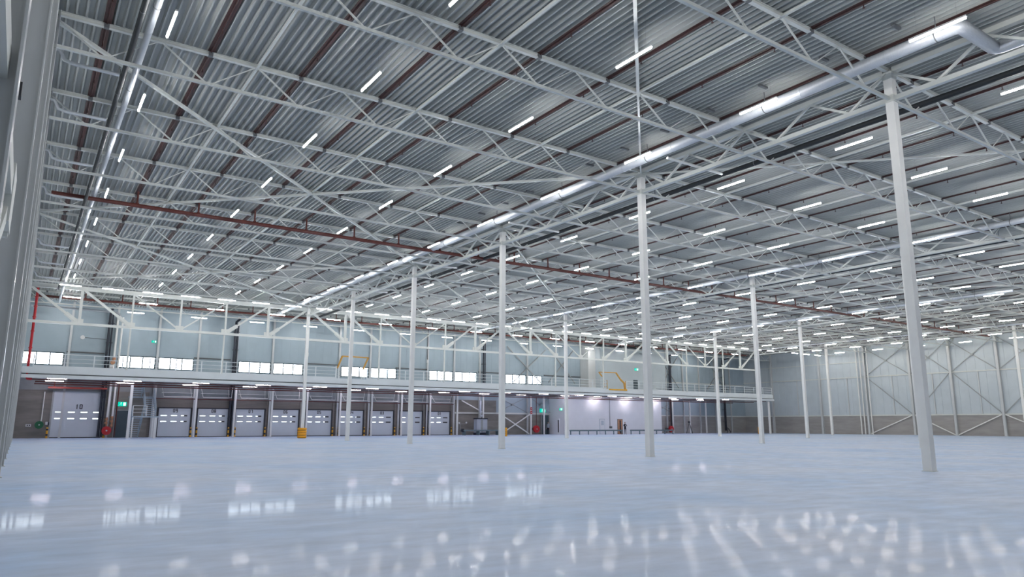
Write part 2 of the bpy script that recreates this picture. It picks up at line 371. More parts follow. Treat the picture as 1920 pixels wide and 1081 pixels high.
# ------------------------------------------------------------------ free-standing columns
S = 0.28
c0 = None; CP = []
for xi, X in enumerate((0, 24, 48, 72)):
    for yi, Y in enumerate((0, 12, 24, 36, 48, 60)):
        if (X, Y) in ((24, 0), (48, 0), (72, 0), (72, 12)): continue
        lab = 'tall off-white square steel column, %s row from the left wall, %s from the mezzanine' % (ORD[xi], ORD[5-yi])
        if c0 is None:
            c0 = thing('steel_column', lab, 'column', (X, Y, 0), 0, 'free-standing steel columns')
            MB().box(-S/2, S/2, -S/2, S/2, 0.0, 13.25).build('column_shaft', 'column', c0)
            MB().box(-S/2-0.06, S/2+0.06, -S/2-0.06, S/2+0.06, 13.16, 13.24).box(-S/2-0.03, S/2+0.03, -S/2-0.03, S/2+0.03, 13.0, 13.16).build('head_plate', 'steel', c0)
            MB().box(-S/2-0.02, S/2+0.02, -S/2-0.02, S/2+0.02, ZB-0.12, ZB+0.12).build('chord_bracket', 'steel', c0)
            MB().box(-S/2-0.03, S/2+0.03, -S/2-0.03, S/2+0.03, 0.0, 0.015).build('base_plate', 'steel', c0)
        else: dup(c0, (X, Y, 0), lab)

# ------------------------------------------------------------------ roof trusses (span X between the column rows)
def truss_template(L, label):
    t = thing('roof_truss', label, 'truss', (0, 0, 0), 0, 'roof trusses'); g = 0.16
    MB().box(0.02, L-0.02, -0.065, 0.065, ZT0, ZT0+0.02).box(0.02, L-0.02, -0.065, 0.065, ZT1-0.02, ZT1).box(0.02, L-0.02, -0.025, 0.025, ZT0+0.02, ZT1-0.02).build('top_chord', 'steel', t)
    MB().box(g, L-g, -0.05, 0.05, ZB-0.05, ZB+0.05).build('bottom_chord', 'steel', t)
    n = round(L/3)
    da = MB().beam((0, 0, ZT0), (1.3, 0, ZB+0.05), 0.048).mesh('web_diagonal', 'steel')
    db = MB().beam((0, 0, ZT0), (-1.3, 0, ZB+0.05), 0.03).mesh('web_diagonal', 'steel')
    for k in range(n):
        for me, xx in ((da, 3*k+0.08), (db, 3*k+2.92)):
            o = bpy.data.objects.new('web_diagonal', me); COL.objects.link(o); o.parent = t; o.location = (xx, 0, 0)
    cl = MB().box(-0.07, 0.07, -0.075, 0.075, ZT0-0.012, ZT0+0.13).mesh('pipe_clip', 'clip')
    for k in range(n):
        o = bpy.data.objects.new('pipe_clip', cl); COL.objects.link(o); o.parent = t; o.location = (3*k+1.5, 0, 0)
    return t
BAY = ['left wall and first column row', 'first and second column rows', 'second and third column rows', 'third and fourth column rows', 'fourth column row and right wall']
T24 = T12 = None
ys = [y for y in range(-12, 72, 6) if y != 60]
for j, X in enumerate((-24, 0, 24, 48, 72)):
    for y in ys:
        if X >= 24 and y < 0: continue
        if X >= 72 and y < 12: continue
        k = ys.index(y); lab = 'pale lattice roof truss between %s, %s from the far wall' % (BAY[j], ORD[len(ys)-1-k])
        if X < 72:
            if T24 is None: T24 = truss_template(24, lab); T24.location = (X, y, 0)
            else: dup(T24, (X, y, 0), lab, skip=() if X < 48 else ('pipe_clip',))
        else:
            if T12 is None: T12 = truss_template(12, lab); T12.location = (X, y, 0)
            else: dup(T12, (X, y, 0), lab, skip=('pipe_clip',))
# girder trusses along Y on the column rows
G0 = None
for xi, X in enumerate((0, 24, 48, 72)):
    for yi, Y in enumerate(range(-12, 60, 12)):
        if X >= 24 and Y < 0: continue
        lab = 'girder truss along the %s column row, %s bay out from the mezzanine' % (ORD[xi], ORD[5-yi])
        if G0 is None:
            G0 = thing('girder_truss', lab, 'truss', (X, Y, 0), 0, 'girder trusses on the column rows')
            MB().box(-0.11, 0.11, 0.16, 11.84, ZT0-0.04, ZT0+0.13).build('top_chord', 'steel', G0)
            MB().box(-0.09, 0.09, 0.15, 11.85, ZB-0.08, ZB+0.08).build('bottom_chord', 'steel', G0)
            for k in range(4):
                for a, q in ((3*k+0.12 if k == 0 else 3*k, 3*k+1.5), (3*k+2.9 if k == 3 else 3*k+3, 3*k+1.5)):
                    MB().beam((0, a, ZT0-0.02), (0, q, ZB+0.06), 0.08).build('web_diagonal', 'steel', G0)
        else: dup(G0, (X, Y, 0), lab)
# tie beams running front to back just under the deck
tb0 = None; k = 0
for n_ in range(-24+6, 84, 6):
    if n_ % 24 == 0: continue
    lab = 'straight tie beam under the roof deck, %s counted from the left wall' % ORD[k]; k += 1
    if tb0 is None:
        tb0 = MB().box(-0.042, 0.042, 0, 72+12, 13.27, 13.35).build('tie_beam', 'steel', None, (n_, -12, 0)); tag(tb0, lab, 'beam', 'tie beams under the roof deck')
    else: o = tb0.copy(); COL.objects.link(o); o.location = (n_, -12, 0); o['label'] = lab
# flat diagonal roof bracing
BR = [((-24, 12), (-12, 24)), ((-12, 24), (0, 36)), ((-24, 36), (-12, 24)), ((-12, 24), (0, 12)), ((-24, -12), (-12, 0)), ((0, 12), (-6, 6)), ((-6, 6), (-12, 0)),
      ((-24, 36), (-12, 48)), ((-12, 48), (0, 60)), ((-24, 60), (-12, 48)), ((-12, 48), (0, 36)),
      ((0, 12), (12, 0)), ((0, 24), (12, 36)), ((12, 36), (24, 48)), ((0, 36), (12, 48)), ((24, 12), (36, 24)), ((36, 24), (48, 36)), ((24, 36), (36, 24)), ((36, 24), (48, 12)), ((48, 36), (60, 24)), ((48, 12), (60, 24)), ((60, 24), (72, 36)), ((60, 24), (72, 12)), ((24, 12), (36, 0))]
def rdesc(x): return {-24: 'left wall', -12: 'first bay', -6: 'second tie beam', 0: 'first columns', 12: 'second bay', 24: 'second columns', 36: 'third bay', 48: 'third columns', 60: 'fourth bay', 72: 'fourth columns'}[x]
for (a, q) in BR:
    lab = 'roof brace, %s to %s, %s to %s truss before mezzanine' % (rdesc(a[0]), rdesc(q[0]), ORD[(60-a[1])//6], ORD[(60-q[1])//6])
    o = MB().beam((a[0], a[1], 13.2), (q[0], q[1], 13.2), 0.11 if a[0] < 0 else 0.08).build('roof_brace', 'steel'); tag(o, lab, 'brace', 'diagonal braces in the roof')

# ------------------------------------------------------------------ sprinkler pipes, mains
sp = MB().box(-0.11, 0.11, 0, 70, 13.402, 13.42).tube([(0, 0, 13.385), (0, 70, 13.385)], 0.022, 8)
for k in range(24): sp.tube([(0.0, 1.5+3*k-0.2, 13.38), (0.0, 1.5+3*k-0.2, 13.26)], 0.016, 6).disc((0.0, 1.5+3*k-0.2, 13.25), (0, 0, 1), 0.04, 0.012, 8)
sm = sp.mesh('sprinkler_pipe', 'maroon')
for k in range(36):
    o = bpy.data.objects.new('sprinkler_pipe', sm); COL.objects.link(o); o.location = (-22.5+3*k, 0, 0)
    if k < 6: o.location.y = 0; 
    tag(o, 'dark red sprinkler pipe running front to back under the deck, %s from the left wall' % ORD[k], 'pipe', 'sprinkler pipes under the deck')
    o.location.y = -12 if k < 12 else 0
def main_pipe(y, z, x0, x1, label, step=3, first=-19.5, r=0.11):
    t = thing('sprinkler_main', label, 'pipe', (0, 0, 0), 0, None)
    MB().tube([(x0, y, z), (x1, y, z)], r, 12).build('main_pipe', 'brown', t)
    x = first; me = MB().tube([(0, y, z), (0, y, 13.44)], 0.05, 8).disc((0, y, z+0.12), (0, 0, 1), 0.09, 0.06, 10).mesh('riser_pipe', 'brown')
    while x < x1:
        o = bpy.data.objects.new('riser_pipe', me); COL.objects.link(o); o.parent = t; o.location.x = x; x += step
    return t
main_pipe(29.3, 12.62, -23.3, 78.5, 'long dark red sprinkler main crossing the whole hall below the roof')
main_pipe(64.2, 12.62, -23.3, 75, 'dark red sprinkler main crossing above the mezzanine')
t = thing('fire_main', 'bright red riser pipe beside the left wall bending along the mezzanine edge', 'pipe')
MB().tube([(-23.25, 60.3, 12.7), (-23.25, 60.3, 5.15), (-23.2, 60.45, 5.05), (-22.9, 60.6, 5.03)], 0.1, 12).build('riser_pipe', 'red', t)
b = MB()
for z in (11.9, 11.1, 10.2, 9.0, 7.6, 6.4): b.disc((-23.25, 60.3, z), (0, 0, 1), 0.14, 0.1, 12)
b.build('pipe_coupling', 'red', t)
MB().tube([(-22.9, 60.7, 5.03), (MX1-1, 60.7, 5.03)], 0.045, 10).build('branch_pipe', 'brown', t)
o = MB().tube([(-22.6, 63, 4.95), (MX1-1, 63, 4.95)], 0.06, 8).tube([(-22.6, 67.2, 4.95), (MX1-1, 67.2, 4.95)], 0.06, 8).tube([(-12, 71.2, 3.97), (23.6, 71.2, 3.95)], 0.05, 8).build('sprinkler_line', 'brown')
tag(o, 'dark red pipe runs under the mezzanine ceiling above the dock doors', 'pipe')

# ------------------------------------------------------------------ ducts and black drain pipes
def duct(name, label, pts, r, m='galv', bands=True, group=None, n=18, cat='duct'):
    t = thing(name, label, cat, (0, 0, 0), 0, group); MB().tube(pts, r, n).build('duct_run' if m == 'galv' else 'pipe_run', m, t)
    if bands:
        p, q = Vector(pts[0]), Vector(pts[1]); L = (q-p).length; d = (q-p)/L; k = 1.5; b = MB()
        while k < L-0.5: b.disc(p+d*k, d, r*1.05, 0.05, n); k += 3.0
        b.build('joint_ring', m, t); b = MB(); k = 3.0
        while k < L: c = p+d*k; b.box(c.x-0.012, c.x+0.012, c.y-0.012, c.y+0.012, c.z+r*0.6, 13.42).disc(c, d, r*1.09, 0.03, n); k += 6
        b.build('hanger_strap', 'clip', t)
    else:
        p, q = Vector(pts[0]), Vector(pts[1]); b = MB(); n_ = max(1, int((q-p).length/6))
        for k in range(n_+1): c = p+(q-p)*(0.02+0.96*k/n_); b.box(c.x-0.008, c.x+0.008, c.y-0.008, c.y+0.008, c.z+r*0.6, 13.42)
        b.build('hanger_strap', 'clip', t)
    return t
duct('ventilation_duct', 'slim silver duct running front to back beside the left wall', [(-21.48, -12, 12.8), (-21.48, 59.5, 12.8), (-21.48, 66, 12.4)], 0.1)
t = duct('ventilation_duct', 'big silver duct left of the first column row, elbows at its near end', [(-2.05, 66.5, 12.8), (-2.05, -2.98, 12.8), (-2.0, -3.1, 12.8), (-1.88, -3.15, 12.8), (0.08, -3.15, 12.8), (0.2, -3.2, 12.8), (0.25, -3.32, 12.8), (0.25, -4.6, 12.8)], 0.2)
b = MB()
for k in range(16): b.box(-2.75, -2.3, -1.6+2.4*k-0.05, -1.6+2.4*k+0.05, 13.35, 13.42)
b.build('hanger_bracket', 'clip', t)
duct('ventilation_duct', 'silver duct left of the second column row', [(22.3, 2, 12.8), (22.3, 66, 12.8)], 0.17)
duct('ventilation_duct', 'silver duct left of the third column row', [(46.0, 14, 12.8), (46.0, 66, 12.8)], 0.15)
duct('ventilation_duct', 'silver duct left of the fourth column row', [(70.0, 22, 12.8), (70.0, 60, 12.8)], 0.14)
duct('drain_pipe', 'black plastic drain pipe beside the left wall under the roof', [(-21.82, -12, 12.55), (-21.82, 59, 12.55)], 0.08, 'black', cat='pipe')
duct('drain_pipe', 'black drain pipe right of the first column row under the roof', [(1.95, -8, 12.62), (1.95, 66, 12.62)], 0.11, 'black', cat='pipe')
duct('drain_pipe', 'black drain pipe right of the second column row under the roof', [(25.8, 4, 12.62), (25.8, 66, 12.62)], 0.11, 'black', cat='pipe')
duct('drain_pipe', 'black drain pipe right of the third column row under the roof', [(49.8, 14, 12.62), (49.8, 66, 12.62)], 0.1, 'black', cat='pipe')
for i, y in enumerate((13.2, 17.4, 23.2, 29.0, 41, 47, 53)):
    o = MB().tube([(-23.99, y, 12.78), (-23.6, y, 12.75), (-23.45, y, 12.45), (-23.2, y, 12.4), (-21.95, y, 12.4)], 0.06, 10).build('drain_branch', 'galv')
    tag(o, 'short silver pipe from the left wall to the black drain pipe, %s from the camera' % ORD[i], 'pipe', 'short silver pipes at the left wall')
k = 0
for X in (0, 24, 48):
    for y in (8.5, 20.5, 32.5, 44.5):
        if X and y < 12: continue
        k += 1
        o = MB().tube([(X-1.9, y, 12.5), (X+1.2, y, 12.5), (X+1.7, y+0.1, 12.55)], 0.06, 10).build('drain_branch', 'column')
        tag(o, 'short white pipe crossing under the girder of %s column row, %s from the dock' % (ORD[X//24], ORD[int((44.5-y)//12)]), 'pipe', 'short white pipes at the column rows')
t = thing('air_unit', 'dark hanging air unit at the end of the big silver duct', 'air unit', (0.55, -5.0, 0))
MB().box(-0.45, 0.45, -0.5, 0.4, 12.5, 13.3).build('unit_casing', 'clip', t); MB().box(-0.35, 0.35, -0.4, 0.3, 12.44, 12.5).build('grille', 'black', t)
MB().box(-0.42, -0.38, -0.45, -0.41, 13.3, 13.6).box(0.38, 0.42, 0.31, 0.35, 13.3, 13.6).build('hanger_rod', 'clip', t)

# ------------------------------------------------------------------ lamps
def lamp_template(label, m, along='y', L=1.55, rod=True, name='batten_light', top=None, z=12.36):
    t = thing(name, label, 'light', (0, 0, z), 0, 'LED battens')
    h = L/2
    if along == 'y':
        MB().box(-0.035, 0.035, -h, h, 0.03, 0.085).build('lamp_housing', 'housing', t)
        MB().tube([(0, -h+0.02, 0), (0, h-0.02, 0)], 0.028, 8).build('led_tube', m, t)
        if rod: MB().box(-0.0015, 0.0015, -h*0.7, -h*0.7+0.003, 0.085, ZD+0.15-z).box(-0.0015, 0.0015, h*0.7, h*0.7+0.003, 0.085, ZD+0.15-z).build('suspension_wire', 'clip', t)
    else:
        MB().box(-h, h, -0.035, 0.035, 0.03, 0.085).build('lamp_housing', 'housing', t)
        MB().tube([(-h+0.02, 0, 0), (h-0.02, 0, 0)], 0.028, 8).build('led_tube', m, t)
        if rod: zt = (top or ZD+0.15)-z; MB().box(-h*0.7, -h*0.7+0.003, -0.0015, 0.0015, 0.085, zt).box(h*0.7, h*0.7+0.003, -0.0015, 0.0015, 0.085, zt).build('suspension_wire', 'clip', t)
    return t
tl = {}
for i in range(18):
    x = -21.08+5.97*i
    for j in range(12):
        y = 51.0-6*j+0.0
        if y < -16: continue
        if x > 30 and y < -4: continue
        key = 'ledw' if (x > 45 and y > 10) else 'led'
        lab = 'hanging LED batten, %s line from the left wall, %s row out from the mezzanine' % (ORD[i], ORD[j])
        if key not in tl: tl[key] = lamp_template(lab, key); tl[key].location = (x, y, 12.36)
        else: dup(tl[key], (x, y, 12.36), lab)
tx = None
for i in range(35):
    x = -21.1+3.03*i
    if x > 83.5: break
    lab = 'LED batten in the crosswise row before the mezzanine truss, %s from the left wall' % ORD[i]
    if tx is None: tx = lamp_template(lab, 'led', 'x'); tx.location = (x, 55.7, 12.4)
    else: dup(tx, (x, 55.7, 12.4), lab)
for y, rn in ((62.1, 'front'), (69.0, 'rear')):
    for i in range(17):
        x = -20.75+6*i+(0.2 if y < 65 else 0)
        if x > 74: break
        dup(tx, (x, y, 12.4), 'LED batten above the mezzanine floor, %s row, %s from the left wall' % (rn, ORD[i]))
tm = None
for y, rn, z in ((64.0, 'front', 5.3), (69.1, 'rear', 5.32)):
    for i in range(16):
        x = -21.0+6.0*i
        if y > 66 and x > 38 and x < 58: x_ = x; y_ = 67.1
        else: y_ = y
        lab = 'LED batten under the mezzanine, %s row, %s from the left wall' % (rn, ORD[i])
        if tm is None: tm = lamp_template(lab, 'ledmez', 'x', 1.5, True, 'batten_light', 5.62, z); tm.location = (x, y_, z)
        else: dup(tm, (x, y_, z), lab)

# ------------------------------------------------------------------ mezzanine
t = thing('mezzanine_platform', 'white mezzanine floor running above the dock doors to the far right', 'mezzanine', (0, 0, 0))
MB().box(XL+0.02, MX1, MZ0+0.35, YF-0.02, 5.62, 5.98).build('floor_slab', 'mezz', t)
MB().box(XL+0.35, MX1, MZ0+0.1, MZ0+0.3, 5.5, 6.04).build('edge_fascia', 'mezz', t)
MB().box(XL+0.35, MX1+0.25, MZ0+0.02, MZ0+0.36, 5.12, 5.4).build('edge_beam', 'mezz', t)
MB().box(XL+0.35, MX1, MZ0+0.24, MZ0+0.34, 5.4, 5.5).build('shadow_gap', 'clip', t)
b = MB(); x = -20
while x < MX1: b.box(x-0.07, x+0.07, MZ0+0.36, YF-0.1, 5.38, 5.62); x += 4
b.build('floor_joists', 'brace', t)
mp0 = None; k = 0
for x in [v for v in range(-12, 32, 4)]+[64.3, 68.3, 72.3]:
    lab = 'pale mezzanine post %s' % ('beside the stairs' if x == -12 else 'right of the last dock door' if x == 24 else 'between dock doors, %s from the stairs' % ORD[(x+8)//4] if x < 24 else 'beside the lift table machine' if x == 28 else 'at the right end under the mezzanine, %s from the office' % ORD[[64.3, 68.3, 72.3].index(x)])
    o = MB().box(-0.09, 0.09, -0.09, 0.09, 0, 5.4).build('mezzanine_post', 'column', None, (x, 70.9, 0)); tag(o, lab, 'post', 'posts under the mezzanine')
for x, y, lab in ((-14.75, 66.0, 'wide white mezzanine post left of the steel stairs'), (MX1-0.9, 60.3, 'white post under the right end of the mezzanine')):
    o = MB().box(-0.12, 0.12, -0.12, 0.12, 0, 5.02).build('mezzanine_post', 'column', None, (x, y, 0)); tag(o, lab, 'post')
for x, lab in ((30.9, 'white post right of the machine'), (36.1, 'white post carrying red signs left of the hose reel'), (38.4, 'thin white post beside the dark exit door')):
    o = MB().box(-0.1, 0.1, -0.1, 0.1, 0, 5.4).build('mezzanine_post', 'column', None, (x, 71.2, 0)); tag(o, lab, 'post')

# guard rails
def rail(x0, x1, label, y=MZ0+0.18):
    t = thing('guard_rail', label, 'railing', (0, 0, 0), 0, 'white guard rails on the mezzanine edge')
    for z, r in ((7.16, 0.034), (6.8, 0.024), (6.45, 0.024)): MB().tube([(x0, y, z), (x1, y, z)], r, 8).build('hand_rail' if z > 7 else 'mid_rail', 'mezz', t)
    MB().box(x0, x1, y-0.01, y+0.01, 6.04, 6.16).build('toe_board', 'mezz', t)
    n = max(1, round((x1-x0)/1.1/2)); me = MB().box(-0.045, 0.045, -0.02, 0.02, 6.04, 7.16).mesh('rail_post', 'mezz')
    for k in range(n+1):
        o = bpy.data.objects.new('rail_post', me); COL.objects.link(o); o.parent = t; o.location = (x0+(x1-x0)*k/n, y, 0)
rail(-22.9, 3.3, 'white guard rail on the mezzanine edge left of the first yellow gate')
rail(6.7, 40.4, 'white guard rail on the mezzanine edge between the two yellow gates')
rail(44.2, MX1-0.1, 'white guard rail on the mezzanine edge right of the second yellow gate')

# pallet gates
t = thing('pallet_gate', 'yellow tilting pallet gate, closed, on the left half of the mezzanine', 'gate', (0, 0, 0), 0, 'yellow pallet gates')
y = MZ0+0.35
for s_, (xa, xb) in enumerate(((3.45, 3.95), (6.3, 6.85))):
    MB().beam((xa, y, 7.1), (xb, y, 8.38), 0.14).beam((xb, y, 8.38), (xb-0.06, y, 8.2), 0.15).build('gate_arm', 'ygate', t)
    b = MB().box(xa-0.16, xa-0.1, y-0.04, y+0.04, 6.0, 7.35).box(xa+0.12, xa+0.18, y-0.04, y+0.04, 6.0, 7.2)
    for k in range(6): b.beam((xa-0.13, y, 6.05+0.2*k), (xa+0.15, y, 6.2+0.2*k), 0.02)
    b.build('mesh_post', 'mezz', t)
MB().beam((3.95, y, 8.38), (6.85, y, 8.36), 0.13).build('gate_bar', 'ygate', t)
b = MB()
for z in (6.35, 6.8): b.beam((3.7, y+0.05, z), (6.0, y+0.05, z-0.02), 0.04).beam((6.0, y+0.05, z), (6.25, y+0.05, z+0.35), 0.04)
b.build('inner_rail', 'brace', t)
t = thing('pallet_gate', 'yellow pallet gate, swung open, in front of the pale upper wall', 'gate', (0, 0, 0), 0, 'yellow pallet gates')
MB().beam((44.05, y, 6.05), (43.9, y, 6.9), 0.2).beam((43.9, y, 6.9), (43.2, y, 7.4), 0.17).beam((43.2, y, 7.4), (42.45, y, 8.24), 0.15).build('gate_arm', 'ygate', t)
MB().beam((42.45, y, 8.24), (39.4, y, 8.2), 0.12).beam((39.4, y, 8.2), (39.95, y, 7.65), 0.12).build('gate_bar', 'ygate', t)
MB().box(40.9, 44.1, MZ0+0.02, MZ0+0.1, 5.88, 6.06).build('sill_bar', 'yellow', t)
b = MB().box(40.25, 40.3, y-0.03, y+0.03, 6.0, 7.2).box(40.8, 40.85, y-0.03, y+0.03, 6.0, 7.2).box(44.1, 44.16, y-0.03, y+0.03, 6.0, 7.2)
for z in (6.3, 6.7, 7.15): b.box(40.3, 40.8, y-0.015, y+0.015, z, z+0.05)
b.build('end_frame', 'ygate', t)

# transfer truss at the mezzanine line (24 m bays between columns)
TB = 9.82; TT = 12.75
def transfer(label):
    t = thing('transfer_truss', label, 'truss', (0, MZ0, 0), 0, 'deep trusses over the mezzanine edge')
    MB().box(0.16, 23.84, -0.14, 0.14, TT-0.02, TT+0.34).build('top_chord', 'steel', t)
    MB().box(0.16, 23.84, -0.12, 0.12, TB-0.11, TB+0.11).build('bottom_chord', 'steel', t)
    for i in range(1, 6):
        x = 4*i; w2 = 0.11 if i in (1, 5) else 0.075; MB().box(x-w2, x+w2, -w2, w2, TB+0.1, TT).build('web_post', 'steel', t)
    for a, q, w_ in ((0.25, 3.8, .2), (4.2, 7.8, .2), (8.1, 11.8, .12), (15.9, 12.2, .12), (19.8, 16.2, .17), (23.7, 20.2, .2)):
        MB().beam((a, 0, TT), (q, 0, TB+0.2), w_, w_*0.8, ref=(0, 1, 0)).build('web_diagonal', 'steel', t)
        d = 1 if q > a else -1; ln = math.hypot(q-a, TT-TB-0.2)
        u = Vector(((q-a)/ln, 0, (TB+0.2-TT)/ln)); e = Vector((q, 0, TB+0.2))
        if w_ > 0.15: MB().beam(e-u*1.1, e+u*0.05, 0.36, 0.06, ref=(0, 1, 0)).build('gusset_plate', 'steel', t)
    for x in (4, 8, 12, 16, 20): MB().box(x-0.35, x+0.3, -0.05, 0.05, TB+0.1, TB+0.45).build('node_plate', 'steel', t)
    return t
HN = ['left wall to first column row', 'first to second column row', 'second to third column row', 'third to fourth column row']
X0 = None
for i, X in enumerate((-24, 0, 24, 48)):
    lab = 'deep lattice truss over the mezzanine edge, %s' % HN[i]
    if X0 is None: X0 = transfer(lab); X0.location = (X, MZ0, 0)
    else: dup(X0, (X, MZ0, 0), lab)
hg = MB().box(-0.07, 0.07, -0.07, 0.07, 6.04, TB-0.11).mesh('hanger_post', 'steel')
for i, x in enumerate((-16, -8, 8, 16, 32, 40, 56, 64)):
    o = bpy.data.objects.new('hanger_post', hg); COL.objects.link(o); o.location = (x, MZ0+0.15, 0)
    tag(o, 'slim hanger post from the deep truss to the mezzanine, %s from the left wall' % ORD[i], 'post', 'hanger posts of the mezzanine')

# upper partition behind the mezzanine, right
t = thing('partition_wall', 'tall pale partition rising behind the second yellow gate', 'partition', (0, 0, 0))
MB().box(47.2, 60.9, 69.0, 71.9, 5.98, 12.9).build('wall_panel', 'panel', t)
MB().box(45.8, 47.2, 70.0, 71.9, 5.98, 12.9).build('corner_panel', 'panel_white', t)
MB().box(53.9, 54.8, 68.96, 69.0, 6.0, 8.1).build('door_leaf', 'dgrey', t)
o = MB().tube([(55.5, 69.6, 12.2), (55.5, 66.5, 12.1)], 0.05, 8).build('duct_stub', 'galv'); tag(o, 'small silver pipe stub high above the pale partition', 'pipe')
for i, (a, q) in enumerate(((39.8, 44.6), (62.5, 66.8), (74, 79))):
    xbrace('cross_brace', 'dim grey X brace on the far wall above the mezzanine, %s from the windows' % ORD[i], 'y', a, q, 7.4, 12.4, w_=0.13)
xbrace('cross_brace', 'grey X brace over the far-wall windows right of the lift table', 'y', 32.4, 39.4, 6.3, 12.2, w_=0.12)

# dark vertical pipe groups on the far wall
for i, (x, w_, z0) in enumerate(((-16.75, 0.12, 0.1), (-4.35, 0.13, 0.1), (28.4, 0.1, 5.95), (64.6, 0.14, 0.4), (77.9, 0.12, 0.4))):
    t = thing('drain_stack', 'dark navy drain stack on the far wall, %s from the left' % ORD[i], 'pipe', (x, 71.55, 0), 0, 'dark drain stacks on the far wall')
    MB().tube([(0, 0, z0), (0, 0, 12.6)], w_, 12).tube([(0, 0, 12.6), (0, -1.5, 12.75)], w_, 12).build('stack_pipe', 'navy', t)
    MB().tube([(0.26, 0, z0), (0.26, 0, 12.4)], w_*0.7, 12).build('second_pipe', 'navy', t)
    b = MB()
    for z in (2, 4, 7.4, 9.5, 11.5): b.box(-w_*1.2, 0.33+w_, 0.02, 0.42, z-0.03, z+0.03)
    b.build('pipe_bracket', 'clip', t)
# white riser pipes with copper / red valves at left
t = thing('sprinkler_riser', 'pair of white riser pipes with copper valves beside the drive-in door', 'pipe', (0, 0, 0))
for i, x in enumerate((-16.15, -15.7)): MB().tube([(x, 70.9, 2.0), (x+0.05, 70.9, 12.1)], 0.09, 12).build('riser_pipe', 'column', t)
b = MB()
for x, z in ((-16.2, 1.8), (-16.2, 1.45), (-15.75, 2.0), (-15.75, 1.6), (-15.75, 1.2)): b.disc((x, 70.9, z), (0, 0, 1), 0.15, 0.18, 12)
b.tube([(-16.15, 70.9, 1.0), (-16.15, 70.9, 2.0)], 0.07).tube([(-15.7, 70.9, 1.0), (-15.7, 70.9, 2.0)], 0.07).build('valve_set', 'brownskin', t)
MB().tube([(-15.35, 71.2, 0.1), (-15.35, 71.2, 5.3)], 0.06).build('red_pipe', 'brown', t)
t = thing('alarm_valve', 'red alarm valve cabinet with copper valve standing behind the mezzanine rail', 'valve', (-16.3, 70.6, 6.0))
MB().box(-0.45, 0.45, -0.2, 0.2, 0.0, 0.7).build('valve_cabinet', 'red', t); MB().tube([(0, 0, 0.7), (0, 0, 1.2)], 0.14).disc((0, 0, 1.0), (1, 0, 0), 0.2, 0.3).build('valve_body', 'housing', t)
MB().tube([(0.1, 0, 1.2), (0.1, 0, 1.6)], 0.09).disc((0.1, -0.1, 1.45), (0, 1, 0), 0.22, 0.1).disc((0.2, 0, 1.8), (0, 0, 1), 0.16, 0.25).build('valve_wheel', 'brownskin', t)
t = thing('wall_sensor', 'round-headed sensor arm on the far wall above the windows', 'sensor', (-19.0, 71.6, 10.0))
MB().tube([(0, -0.2, -0.15), (2.3, -0.1, -0.2)], 0.03).build('arm_tube', 'clip', t); MB().disc((0, -0.25, -0.15), (0, 1, 0), 0.2, 0.12).build('sensor_head', 'housing', t)
for i, (x, z) in enumerate(((2.1, 12.3), (16.9, 12.1))):
    t = thing('pendant_cable', 'thin black cable with white socket hanging above the mezzanine, %s column row side' % ('first' if i == 0 else 'second'), 'cable', (x, 66, 0))
    MB().tube([(0, 0, 9.1), (0, 0, 13.2)], 0.035, 6).build('cable', 'black', t); MB().box(-0.1, 0.1, -0.07, 0.07, 8.7, 9.1).build('socket_box', 'housing', t)
duct('ventilation_duct', 'thin silver duct crossing left to right below the roof over the mezzanine', [(-23.6, 68.2, 12.25), (-16.6, 68.2, 12.2), (-16.2, 68.3, 12.0), (-16.1, 68.6, 11.6)], 0.1, bands=False)
duct('ventilation_duct', 'long grey-silver duct crossing over the rear of the mezzanine', [(-8.0, 67.4, 12.75), (45.0, 67.4, 12.75)], 0.1, bands=False)

# ------------------------------------------------------------------ office box under the mezzanine
OX0, OX1, OY0 = 39.95, 58.7, 68.0
b = MB().box(OX0, OX1, OY0, YF-0.02, 0, 5.38)
struct('wall_office', b, 'office')
def odoor(name, x0, x1, lab, m, fm, extra=None):
    t = bpy.data.objects.new(name, None); COL.objects.link(t); t['kind'] = 'structure'; t['label'] = lab; t['category'] = 'door'
    MB().box(x0, x1, OY0-0.05, OY0-0.005, 0, 2.2).build('door_frame', fm, t); MB().box(x0+0.08, x1-0.08, OY0-0.08, OY0-0.05, 0.01, 2.12).build('door_leaf', m, t)
    if extra: extra(t)
odoor('door_11', 46.0, 47.0, 'white office door with vision panel', 'office', 'panel', lambda t: MB().box(46.25, 46.75, OY0-0.095, OY0-0.08, 1.3, 1.95).build('vision_panel', 'panel', t))
odoor('door_12', 49.45, 50.5, 'tan framed office door standing ajar', 'brownskin', 'concrete', lambda t: MB().box(49.85, 50.1, OY0-0.1, OY0-0.08, 0.1, 2.0).build('dark_gap', 'seal', t))
t = bpy.data.objects.new('door_13', None); COL.objects.link(t); t['kind'] = 'structure'; t['label'] = 'white side door of the office box'; t['category'] = 'door'
MB().box(OX0-0.05, OX0-0.005, 69.6, 71.0, 0, 2.2).build('door_leaf', 'office', t); MB().box(OX0-0.07, OX0-0.05, 69.7, 69.9, 0.3, 2.0).build('vision_strip', 'seal', t)
o = MB().tube([(48.0, OY0-0.05, 1.1), (48.0, OY0-0.05, 5.3)], 0.03, 8).box(47.9, 48.35, OY0-0.12, OY0-0.01, 0.85, 1.15).build('cable_conduit', 'clip'); tag(o, 'dark vertical conduit with a socket box on the white office wall', 'conduit')
